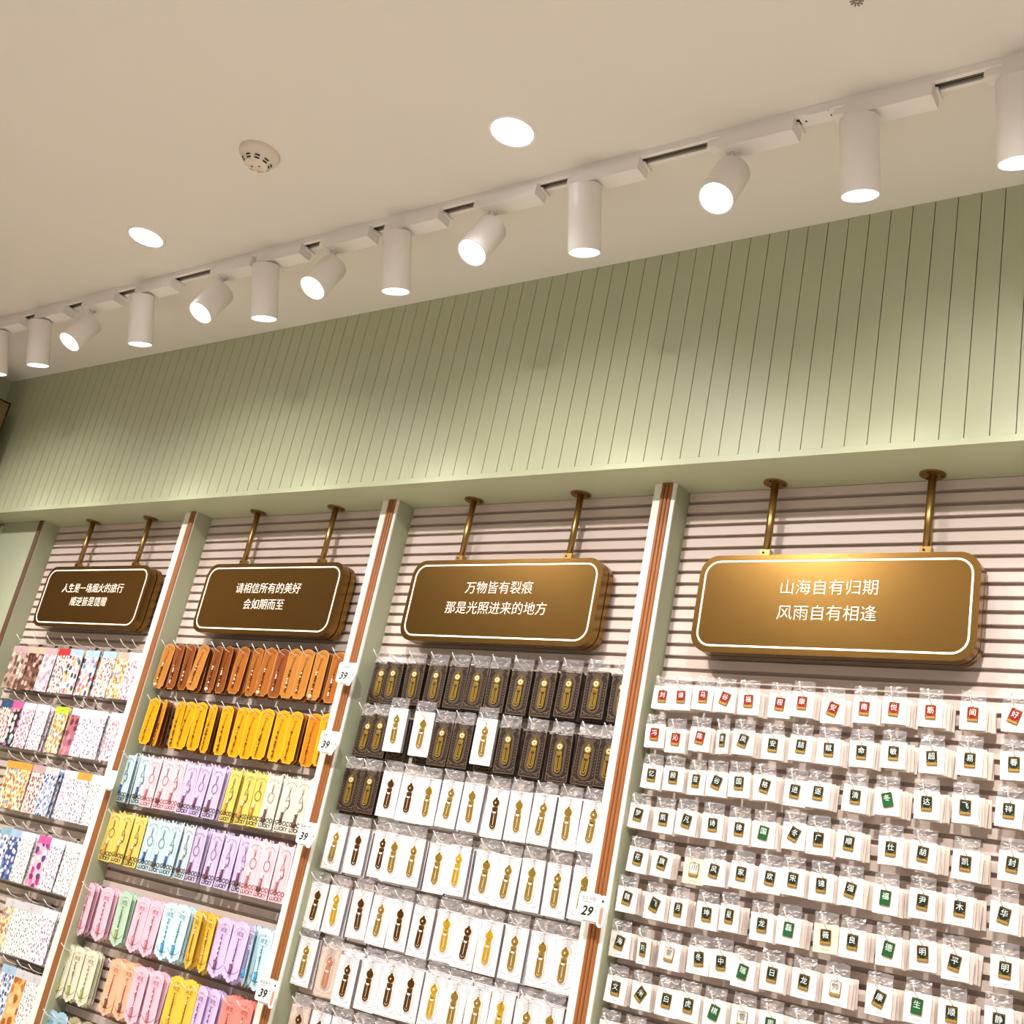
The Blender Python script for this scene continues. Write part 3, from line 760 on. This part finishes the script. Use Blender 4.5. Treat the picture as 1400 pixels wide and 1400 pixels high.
def amber_mb(yel):
    m = MB(); m.prism(out_amber(), 0, .0022, 0, 2)
    m.ribbon([(x * .965, z * .988) for x, z in out_amber()], .0017, -.0003, 3, True)
    for k in range(7):
        a = R(130 - k * 80 / 6); cx, cz = .034 * math.cos(a), AH - .052 + .036 * math.sin(a)
        m.flat([(cx - .0019, cz - .0026), (cx + .0019, cz - .0026), (cx + .0019, cz + .0026), (cx - .0019, cz + .0026)], -.0003, 1)
    m.ribbon([(-.004, AH - .042), (-.004, AH - .034)], .002, -.0003, 1); m.ribbon([(.004, AH - .042), (.004, AH - .034)], .002, -.0003, 1); m.ribbon([(-.005, AH - .038), (.005, AH - .038)], .0018, -.0003, 1)
    for k in range(16):
        zc = -.055 + k * .0052
        m.flat([(.017, zc), (.0188, zc), (.0188, zc + .0026), (.017, zc + .0026)], -.0003, 1)
    return m
def amber_charm(yel, v):
    rnd = random.Random(v); m = MB()
    z0 = .008 if not yel else .018
    m.tube([(-.002, -.002, AH - .042), (-.004, -.003, .03), (-.006, -.003, z0)], .0006, 4, 0)
    m.tube([(.003, -.002, AH - .042), (-.001, -.003, .03), (-.005, -.003, z0)], .0006, 4, 0)
    z, x = z0, -.006; k = 0
    end = -.075 if not yel else -.088
    while z > end:
        r_ = rnd.uniform(.0028, .0044)
        m.ball((x + rnd.uniform(-.001, .001), -.004, z), r_, rnd.choice((1, 1, 1, 2, 3) if not yel else (1, 1, 3, 3, 1)), 7)
        if yel and rnd.random() < .45:
            m.tube([(x, -.003, z - r_), (x - .0006, -.003, z - r_ - .010)], .0012, 4, 1); z -= .010
        z -= r_ * 2 + .0006; x -= .0002
    if v % 4 == 0 and not yel: m.ball((x, -.006, z - .003), .0075, 2, 10)
    return m
LW, LH = .0378, .1015
def luck_mb():
    m = MB()
    p = [(-LW + .003, -LH), (LW - .003, -LH), (LW, -LH + .003), (LW, LH - .004), (LW - .003, LH), (LW - .014, LH - .011), (0, LH - .014), (-LW + .014, LH - .011), (-LW + .003, LH), (-LW, LH - .004), (-LW, -LH + .003)]
    m.prism(p, 0, .0018, 0, 3)
    add_text(m, 'GOOD', .0235, 0, -.071, -.0004, 1, off=.0008); add_text(m, 'LUCKY', .0195, 0, -.090, -.0004, 1, off=.0008)
    for k in range(8):
        a = R(140 - k * 100 / 7); cx, cz = .030 * math.cos(a), .045 + .030 * math.sin(a)
        m.flat([(cx - .0020, cz - .0026), (cx + .0020, cz - .0026), (cx + .0012, cz + .0026), (cx - .0012, cz + .0026)], -.0003, 1)
    for k in range(26):
        zc = -.05 + k * .0042
        m.flat([(.024, zc), (.0262, zc), (.0262, zc + .0022), (.024, zc + .0022)], -.0003, 2)
        if k < 16: m.flat([(-.028, zc), (-.0262, zc), (-.0262, zc + .0022), (-.028, zc + .0022)], -.0003, 2)
    for sx in (-1, 1): m.ribbon([(sx * (LW - .006), LH - .007), (sx * (LW - .004), LH - .012)], .0012, -.0003, 1)
    return m
def luck_charm(v):
    rnd = random.Random(90 + v); m = MB()
    m.tube([(-.003, -.003, .06), (0, -.003, .045), (.002, -.003, .03)], .0010, 4, 0)
    m.tube([(.006, -.003, .06), (.004, -.003, .045), (.002, -.003, .03)], .0010, 4, 0)
    if v % 3 == 0:
        m.tube([(.002 + .015 * math.cos(R(a)), -.003, .010 + .018 * math.sin(R(a))) for a in range(0, 361, 24)], .0013, 4, 0)
    else:
        q = [(.002, .03), (-.006, .018), (-.010, .006), (.006, .012), (.012, -.004), (.008, -.02), (-.002, -.012), (-.012, -.022)]
        m.tube([(x + rnd.uniform(-.003, .003), -.003, z) for x, z in q], .0013, 4, 0)
        m.tube([(.003, -.003, .028), (.012, -.003, .008), (.011, -.003, -.012), (.002, -.003, -.024)], .0011, 4, 0)
    m.ball((-.004, -.005, -.020), .004, 2); m.ball((-.006, -.005, -.029), .0042, 2)
    m.ball((-.008, -.006, -.037), .0062, 1, 8, 1.2, .6, .6)
    m.lathe([(.0001, 0), (.0048, -.002), (.0052, -.028), (.0035, -.032), (.0001, -.032)], 8, 1, Matrix.Translation((-.009, -.005, -.040)))
    if v % 2: m.ball((-.010, -.006, -.070), .011, 3, 8, .9, .5, 1.1)
    return m
WV = .0395
def scal_out():
    top = [(WV, .085), (WV * .92, .092), (WV * .62, .093), (WV * .55, .098), (WV * .2, .099), (0, .102), (-WV * .2, .099), (-WV * .55, .098), (-WV * .62, .093), (-WV * .92, .092), (-WV, .085)]
    bot = [(-WV, -.078), (-WV * .93, -.086), (-WV * .70, -.0855), (-WV * .62, -.093), (-WV * .34, -.0945), (-WV * .2, -.101), (0, -.1035), (WV * .2, -.101), (WV * .34, -.0945), (WV * .62, -.093), (WV * .70, -.0855), (WV * .93, -.086)]
    return top + bot + [(WV, -.078)]
def scal_mb():
    m = MB(); m.prism(scal_out(), 0, .0018, 0, 3)
    add_text(m, '祥龙', .0185, 0, .058, -.0004, 1)
    m.ribbon(arc(0, .050, .031, 10, 170, 14, .95), .0012, -.0003, 2)
    m.ribbon(arc(0, .062, .026, 200, 340, 10, .8), .0007, -.0003, 2)
    for s_ in (-1, 1):
        m.ribbon([(s_ * .010, .040), (s_ * .010, -.01)], .0006, -.0003, 2)
        m.ribbon([(s_ * .004, -.074), (s_ * .018, -.071), (s_ * .030, -.062), (s_ * .034, -.055)], .0022, -.0003, 1)
    m.flat([(.0042 * math.cos(R(a)), .0745 + .002 * math.sin(R(a))) for a in range(0, 360, 45)], -.0004, 1)
    return m
def scal_charm(v):
    rnd = random.Random(190 + v); m = MB()
    m.tube([(0, -.003, .044), (.001, -.003, .01), (-.001, -.003, -.052)], .0016, 5, 0)
    for k in range(9):
        m.ball((rnd.uniform(-.0006, .0006), -.004, .030 - k * .0085), rnd.uniform(.0017, .003), rnd.choice((0, 0, 2)), 6)
    m.ball((-.002, -.006, -.046), .0062, 1, 8, 1.2, .6, .7)
    m.lathe([(.0001, 0), (.0055, -.002), (.005, -.024), (.007, -.028), (.0001, -.030)], 8, 1, Matrix.Translation((0, -.005, -.046)))
    return m
rim_m = (cmat('rim_tan', 'd8a468', .4), cmat('rim_yellow', 'ffd24a', .4))
CARD = {}; CHM = {}
for k in COLR:
    f, i = CM[k]
    if k in ('tan', 'brn', 'mid', 'yel', 'org'):
        CARD[k] = tmp(amber_mb(k in ('yel', 'org')), 'card', [f, i, i, rim_m[0] if k not in ('yel', 'org') else rim_m[1]])
        for v in range(4): CHM[k, v] = tmp(amber_charm(k in ('yel', 'org'), v), 'bead_charm', [cord_m, bead_b, bead_w if k not in ('yel', 'org') else bead_g, bead_g])
    elif k in ('blu', 'pnk', 'lil', 'lyl', 'crm', 'gry'):
        hc = {'blu': 'blue', 'pnk': 'pink', 'lil': 'plum', 'lyl': 'gold', 'crm': 'brown', 'gry': 'blue'}[k]
        CARD[k] = tmp(luck_mb(), 'card', [f, ink_m if k not in ('pnk',) else i, i, i])
        for v in range(4): CHM[k, v] = tmp(luck_charm(v), 'bead_charm', [i, hang_m[hc], bead_w, hang_m['brown'] if k != 'lyl' else hang_m['gold']])
    else:
        hc = {'spk': 'pink', 'sgr': 'moss', 'sbl': 'teal', 'syl': 'gold', 'sli': 'plum', 'scr': 'moss', 'sor': 'brown', 'sco': 'pink', 'dbl': 'teal', 'khk': 'brown'}[k]
        CARD[k] = tmp(scal_mb(), 'card', [f, i, i, i])
        for v in range(4): CHM[k, v] = tmp(scal_charm(v), 'bead_charm', [i, hang_m[hc], bead_w])
CH_T = [
 'tan brn brn tan brn brn mid mid mid brn tan tan tan mid'.split(),
 'yel yel yel yel yel yel yel yel yel yel yel yel org yel'.split(),
 'blu blu pnk pnk pnk lil lil lil lyl lyl lyl crm crm crm'.split(),
 'lyl lyl lyl blu blu blu gry lil lil lil lil pnk pnk pnk'.split(),
 'spk spk sgr spk spk sbl sbl syl syl sli sli sbl sbl'.split(),
 'scr scr scr sor sor spk spk syl syl sli sli sco sco'.split(),
 'dbl dbl khk khk'.split()]
CYAW = {(0, 1): -8, (0, 2): -6, (0, 4): -10, (0, 5): -8, (1, 1): -24, (1, 2): -8, (1, 5): -12, (2, 8): -6, (2, 9): -6, (3, 6): -8, (4, 7): -20, (4, 8): -16, (4, 11): -36, (3, 8): -4, (5, 0): -8, (4, 0): -8, (5, 9): -10, (5, 10): -8, (0, 7): -6, (1, 9): 8, (2, 6): -5}
CROLL = {(0, 0): 6, (0, 3): 5, (1, 0): 3, (1, 1): 4}
KIND = lambda r: ('beaded card', 'beaded card', 'lucky charm card', 'lucky charm card', 'scalloped charm card', 'scalloped charm card', 'scalloped charm card')[r]
for r, row in enumerate(CHARM_POS):
    zrow = (2.2215, 1.982, 1.746, 1.512, 1.2235, 0.988, 0.748)[r]
    for n, (x, z) in enumerate(row):
        rnd = random.Random(900 + r * 19 + n); k = CH_T[r][n]
        gap = (row[n + 1][0] - x) if n < len(row) - 1 else .09
        yaw = CYAW.get((r, n), 4 if gap < .08 else 1)
        o = thing('charm_card', (x, .165, zrow + (z - zrow) * .5), (R(rnd.uniform(0, 2.5)), R(CROLL.get((r, n), rnd.uniform(-1.5, 1.5))), R(yaw)))
        link('card', CARD[k], o); c_ = link('bead_charm', CHM[k, (r + n * 3) % 4], o)
        sf = '' if not n else ''
        tag(o, '%s %s, %s from left, %s row of the second bay' % (COLR[k][0], KIND(r), ORD[n], ROW[r]), 'charm card', KIND(r) + 's in the second bay')
        hook('charm', x + .003, zrow + (.096, .100, .095, .095, .095, .095, .095)[r], n, r, 'charm card')
        for b_ in range(2 if r < 6 else 0):
            kb = 'brn' if r < 2 else k
            q = link('charm_card', CARD[kb]); q.location = (x + rnd.uniform(0, .007), .180 + .016 * b_, zrow + rnd.uniform(-.006, .001))
            q.rotation_euler = (R(rnd.uniform(0, 3)), R(rnd.uniform(-2, 2)), R(yaw * .8 + rnd.uniform(-3, 6)))
            tag(q, '%s charm card hung %s behind the %s in front, %s row, second bay' % (COLR[kb][0], 'just' if b_ == 0 else 'further', ORD[n], ROW[r]), 'charm card', KIND(r) + 's in the second bay')

# ------------------------------------------------------------------ sticker sheets, leftmost bay
def sticker_mat(name, base, cols, sc, rad):
    m = bpy.data.materials.new(name); m.use_nodes = True
    nt = m.node_tree; b = nt.nodes['Principled BSDF']; b.inputs['Roughness'].default_value = .4
    tc = nt.nodes.new('ShaderNodeTexCoord'); oi = nt.nodes.new('ShaderNodeObjectInfo')
    cb = nt.nodes.new('ShaderNodeVectorMath'); cb.operation = 'ADD'
    ml = nt.nodes.new('ShaderNodeVectorMath'); ml.operation = 'MULTIPLY'; ml.inputs[1].default_value = (1, 0, .8)
    nt.links.new(tc.outputs['Object'], ml.inputs[0]); nt.links.new(ml.outputs[0], cb.inputs[0])
    rv = nt.nodes.new('ShaderNodeCombineXYZ'); nt.links.new(oi.outputs['Random'], rv.inputs['X']); nt.links.new(oi.outputs['Random'], rv.inputs['Z'])
    nt.links.new(rv.outputs[0], cb.inputs[1])
    sx = nt.nodes.new('ShaderNodeSeparateXYZ'); cx = nt.nodes.new('ShaderNodeCombineXYZ'); nt.links.new(cb.outputs[0], sx.inputs[0]); nt.links.new(sx.outputs[0], cx.inputs[0]); nt.links.new(sx.outputs[2], cx.inputs[1])
    vo = nt.nodes.new('ShaderNodeTexVoronoi'); vo.voronoi_dimensions = '2D'; vo.inputs['Scale'].default_value = sc * 1.12; vo.inputs['Randomness'].default_value = .85
    nz = nt.nodes.new('ShaderNodeTexNoise'); nz.inputs['Scale'].default_value = sc * 2.2; nz.inputs['Detail'].default_value = 2
    nt.links.new(cx.outputs[0], vo.inputs['Vector']); nt.links.new(cb.outputs[0], nz.inputs['Vector'])
    ad = nt.nodes.new('ShaderNodeMath'); ad.operation = 'MULTIPLY_ADD'; ad.inputs[1].default_value = .5; nt.links.new(nz.outputs['Fac'], ad.inputs[0]); nt.links.new(vo.outputs['Distance'], ad.inputs[2])
    lt = nt.nodes.new('ShaderNodeMath'); lt.operation = 'LESS_THAN'; lt.inputs[1].default_value = rad + .33; nt.links.new(ad.outputs[0], lt.inputs[0])
    sp = nt.nodes.new('ShaderNodeSeparateColor'); nt.links.new(vo.outputs['Color'], sp.inputs[0])
    cr = nt.nodes.new('ShaderNodeValToRGB'); cr.color_ramp.interpolation = 'CONSTANT'
    e = cr.color_ramp.elements
    while len(e) < len(cols): e.new(.5)
    for i, h in enumerate(cols): e[i].position = i / len(cols); e[i].color = (*rgb(h), 1)
    nt.links.new(sp.outputs[0], cr.inputs[0])
    mx = nt.nodes.new('ShaderNodeMixRGB'); mx.inputs['Color1'].default_value = (*rgb(base), 1)
    nt.links.new(lt.outputs[0], mx.inputs['Fac']); nt.links.new(cr.outputs[0], mx.inputs['Color2']); nt.links.new(mx.outputs[0], b.inputs['Base Color'])
    return m
STK = {
 'brown': sticker_mat('sticker_brown', 'b59a8c', ['8a6a5a', 'd9c8ba', '6a4c40', 'a88470'], 34, .36),
 'dark': sticker_mat('sticker_dark', '6e4c40', ['a88a78', '4a2c24', 'c8b0a0', '8a6454'], 40, .34),
 'lilac': sticker_mat('sticker_lilac', 'd4c0c6', ['b8a4b4', 'e6d8da', 'a890a0'], 36, .34),
 'mixed': sticker_mat('sticker_mixed', 'ece0da', ['b86a5c', '6a6a70', 'd0a888', '8c5c50', 'c8a0a4'], 60, .30),
 'gay': sticker_mat('sticker_colour', 'e6e2e4', ['5a8ab0', 'e0b060', 'c86868', '484850', 'd8a4b8'], 38, .33),
 'black': sticker_mat('sticker_black', '2e2830', ['d8d0cc', 'e4a48c', 'b070a0', '8ab0b8', 'f0e8e0'], 36, .36),
 'white': sticker_mat('sticker_white', 'f2edf0', ['9c98a4', 'c8b8c4', '706c78', 'd898b0'], 66, .24),
 'pink': sticker_mat('sticker_pink', 'ecd8de', ['c07c90', '8c6470', 'e0a8b8', 'a09098'], 60, .28),
 'rose': sticker_mat('sticker_rose', 'b06a78', ['8a3c50', '6a2c3c', 'c88c98'], 30, .30),
 'gold': sticker_mat('sticker_gold', 'ecd8b0', ['d8a050', '9c7048', '8494b0', 'c87c50', 'f0e4c8'], 56, .36),
 'blue': sticker_mat('sticker_blue', '3c4c84', ['d4d8e8', '7084b8', 'e8e4ec'], 46, .30),
 'sky': sticker_mat('sticker_sky', 'e4e8f0', ['5c78b0', '8aa0c8', '404c70', 'b0a0b8'], 54, .32),
 'magenta': sticker_mat('sticker_magenta', 'e8b8cc', ['c02c70', '8c2c6c', 'e87ca4', 'f0d8e0', '5c3c70'], 34, .38),
 'amber': sticker_mat('sticker_amber', 'e4b070', ['c07830', 'a85c28', 'ecc890'], 28, .32),
 'line': sticker_mat('sticker_line', 'efebe8', ['a4a0a0', '78747a', 'c4c0c0'], 70, .20)}
HD = {k: mat('header_' + k, h, .45) for k, h in (('tan', 'c8ac98'), ('red', 'c42a2c'), ('blue', 'a8c4e0'), ('white', 'f4f0f2'), ('pink', 'e0589c'), ('lime', 'b8c838'), ('orange', 'e8a040'), ('navy', '34507c'), ('grey', 'd0ccd0'), ('teal', '90b8c4'), ('dusty', 'c0a0a4'))}
SHEETS = [
 [('brown', 'dusty'), ('dark', 'tan'), ('lilac', 'dusty'), ('mixed', 'red'), ('gay', 'blue'), ('gay', 'blue'), ('mixed', 'blue'), ('gold', 'tan'), ('pink', 'white')],
 [('mixed', 'navy'), ('black', 'pink'), ('pink', 'white'), ('white', 'white'), ('gold', 'lime'), ('rose', 'white'), ('white', 'white'), ('white', 'white'), ('pink', 'white')],
 [('gold', 'orange'), ('gold', 'orange'), ('mixed', 'dusty'), ('sky', 'grey'), ('white', 'white'), ('white', 'orange'), ('line', 'white')],
 [('sky', 'teal'), ('blue', 'blue'), ('line', 'white'), ('magenta', 'pink'), ('white', 'white'), ('line', 'white')],
 [('gold', 'grey'), ('line', 'grey'), ('white', 'white')],
 [('sky', 'blue'), ('amber', 'grey'), ('line', 'grey')]]
HN = {'tan': 'tan', 'red': 'red', 'blue': 'light blue', 'white': 'white', 'pink': 'bright pink', 'lime': 'lime green', 'orange': 'orange', 'navy': 'navy', 'grey': 'grey', 'teal': 'teal', 'dusty': 'dusty pink'}
SN = {'brown': 'brown', 'dark': 'dark brown', 'lilac': 'lilac', 'mixed': 'mixed colour', 'gay': 'colourful', 'black': 'black', 'white': 'white', 'pink': 'pale pink', 'rose': 'dusty red', 'gold': 'golden', 'blue': 'blue', 'sky': 'blue and white', 'magenta': 'magenta', 'amber': 'amber', 'line': 'white line drawn'}
sh_edge = mat('sheet_edge_shade', '6e5f60', .6)  # dark edge colour stands in for shadowed gaps between sheets
SHM = {}
def sheet(k, hd, w, h):
    key = (k, hd, w)
    if key not in SHM:
        a = MB(); a.prism([(-w, -h), (w, -h), (w, h), (-w, h)], 0, .0024, 0, 1)
        c = MB(); c.prism([(-w - .0003, h - .030), (w + .0003, h - .030), (w + .0003, h + .0003), (-w - .0003, h + .0003)], -.0006, .0022)
        c.flat([(-.0006, h - .026), (.0006, h - .026), (.0006, h - .004), (-.0006, h - .004)], -.0009, 1)
        c.flat([(-.012, h - .0165), (.012, h - .0165), (.012, h - .0155), (-.012, h - .0155)], -.0009, 1)
        SHM[key] = (tmp(a, 'sheet', [STK[k], sh_edge]), tmp(c, 'header', [HD[hd], ink_l]))
    return SHM[key]
for r, row in enumerate(SHEET_POS):
    zrow = (2.163, 1.897, 1.630, 1.347, 1.076, .832)[r]
    for n, (x, z) in enumerate(row):
        rnd = random.Random(1500 + r * 13 + n); k, hd = SHEETS[r][n]
        w = .106 if (r == 4 and n == 1) else (.064 if (r, n) in ((0, 0), (0, 1)) else .0480)
        h = .103
        gap = (row[n + 1][0] - x) if n < len(row) - 1 else .12
        if r > 0 and row is not SHEET_POS[0] and r == 2 and n < 2: pass
        d = sheet(k, hd, w, h)
        o = thing('sticker_sheet', (x, .165, zrow), (R(rnd.uniform(0, 2)), R(rnd.uniform(-1, 1)), R(7 if gap < 2 * w else 3)))
        link('sheet', d[0], o); hh = link('header', d[1], o); hh['label'] = HN[hd] + ' hanging header'
        tag(o, '%s sticker sheet, %s header, %s from left, %s row, leftmost bay' % (SN[k], HN[hd], ORD[n], ROW[r]), 'sticker sheet', 'sticker sheets in the leftmost bay')
        hook('sheet', x, zrow + (.149, .139, .14, .14, .14, .14)[r], n, r, 'sticker sheet')
        for b_ in range(2):
            q = link('sticker_sheet', d[0]); q.location = (x + rnd.uniform(0, .010), .179 + .016 * b_, zrow - rnd.uniform(0, .004)); q.rotation_euler = (0, R(rnd.uniform(-1, 1)), R(6))
            tag(q, '%s sheet hung %s behind the %s in front, %s row, leftmost bay' % (SN[k], 'just' if b_ == 0 else 'further', ORD[n], ROW[r]), 'sticker sheet', 'sticker sheets in the leftmost bay')

# ------------------------------------------------------------------ price tags on the posts
tag_m = mat('tag_white', 'f8f6f4', .4)
tag_p = mat('tag_pink', 'd88870', .5)
def price_tag(x, z, num, line, label, style):
    t = thing('price_tag', (x, .088, z), (0, R(0), R(2)))
    w, h = .044, .037
    m = MB()
    p = rrect(-w, w * .62, -h, h, .008, 4)
    m.prism(p, 0, .0018)
    if style == 'long': m.prism([(w * .3, h), (w * 1.0, h), (w * 1.02, -.2 * h), (w * .62, -h * 1.25), (w * .3, -h * 1.25), (w * .25, -h * .9)], .0001, .0017)
    elif style == 'capsule': m.prism([(px + w * .78, pz - .004) for px, pz in capsule(.0115, -.046, .040)][::-1][::-1], .0001, .0017)
    m.build('tag_card', tag_m, t)
    m = MB()
    if num:
        add_text(m, num, .036, -.010, -.012, -.0004, 0, .25, .0012)
        add_text(m, line, .0125, -.012, .021, -.0004, 0)
        for a, b_, zz in ((-.032, -.004, .0115), (-.036, -.031, -.006), (-.037, -.034, -.018), (.009, .013, -.020), (.014, .024, .004), (.014, .022, -.001), (.013, .021, -.008), (.013, .020, -.013)):
            m.flat([(a, zz - .0007), (b_, zz - .0007), (b_, zz + .0007), (a, zz + .0007)], -.0004, 0)
        if style == 'capsule':
            m.flat([(px * .62 + w * .78, pz * .9 - .006) for px, pz in capsule(.0085, -.040, .012)], -.0004, 1)
            m.flat([(.004 * math.cos(R(a)) + w * .78, .020 + .004 * math.sin(R(a))) for a in range(0, 360, 45)], -.0005, 0)
            m.ribbon([(px + w * .78, pz - .004) for px, pz in capsule(.0092, -.042, .036)], .0008, -.0004, 2, True)
        else:
            m.ribbon([(w * .92, .018), (w * .80, -.006), (w * .66, -.030)], .0022, -.0004, 2)
            m.ball((w * .80, -.001, -.006), .0028, 1)
        m.build('printing', [ink_m, tag_p, ink_l], t)['label'] = 'printed price and product name'
    m = MB(); m.box(-.022, .018, .0018, .010, -h - .006, -h + .004); m.build('tag_holder', plate_c, t)
    tag(t, label, 'price tag', 'price tags on the posts')
price_tag(-1.781, 1.600, '29', '古风书签', 'white price tag reading 29 with a pink bookmark picture, beside the pin cards', 'capsule')
price_tag(-2.952, 2.222, '39', '山海锦绣', 'white price tag reading 39 at the end of the amber card row', 'long')
price_tag(-2.955, 1.972, '39', '锦绣流苏', 'white price tag reading 39 at the end of the yellow card row', 'long')
price_tag(-2.950, 1.655, '39', '猫咪书签', 'white price tag reading 39 between the two rows of lucky charm cards', 'long')
price_tag(-2.957, 1.146, '39', '祥龙系列', 'white price tag reading 39, lowest on the post left of the boxed bookmarks', 'capsule')
price_tag(-4.118, 1.720, '', '', 'blank white price tag on the post right of the sticker sheets', 'plain')
for p in list(HK.values()) + list(PB.values()):
    if 'used' in p: del p['used']
for o in bpy.data.objects:
    if 'used' in o: del o['used']
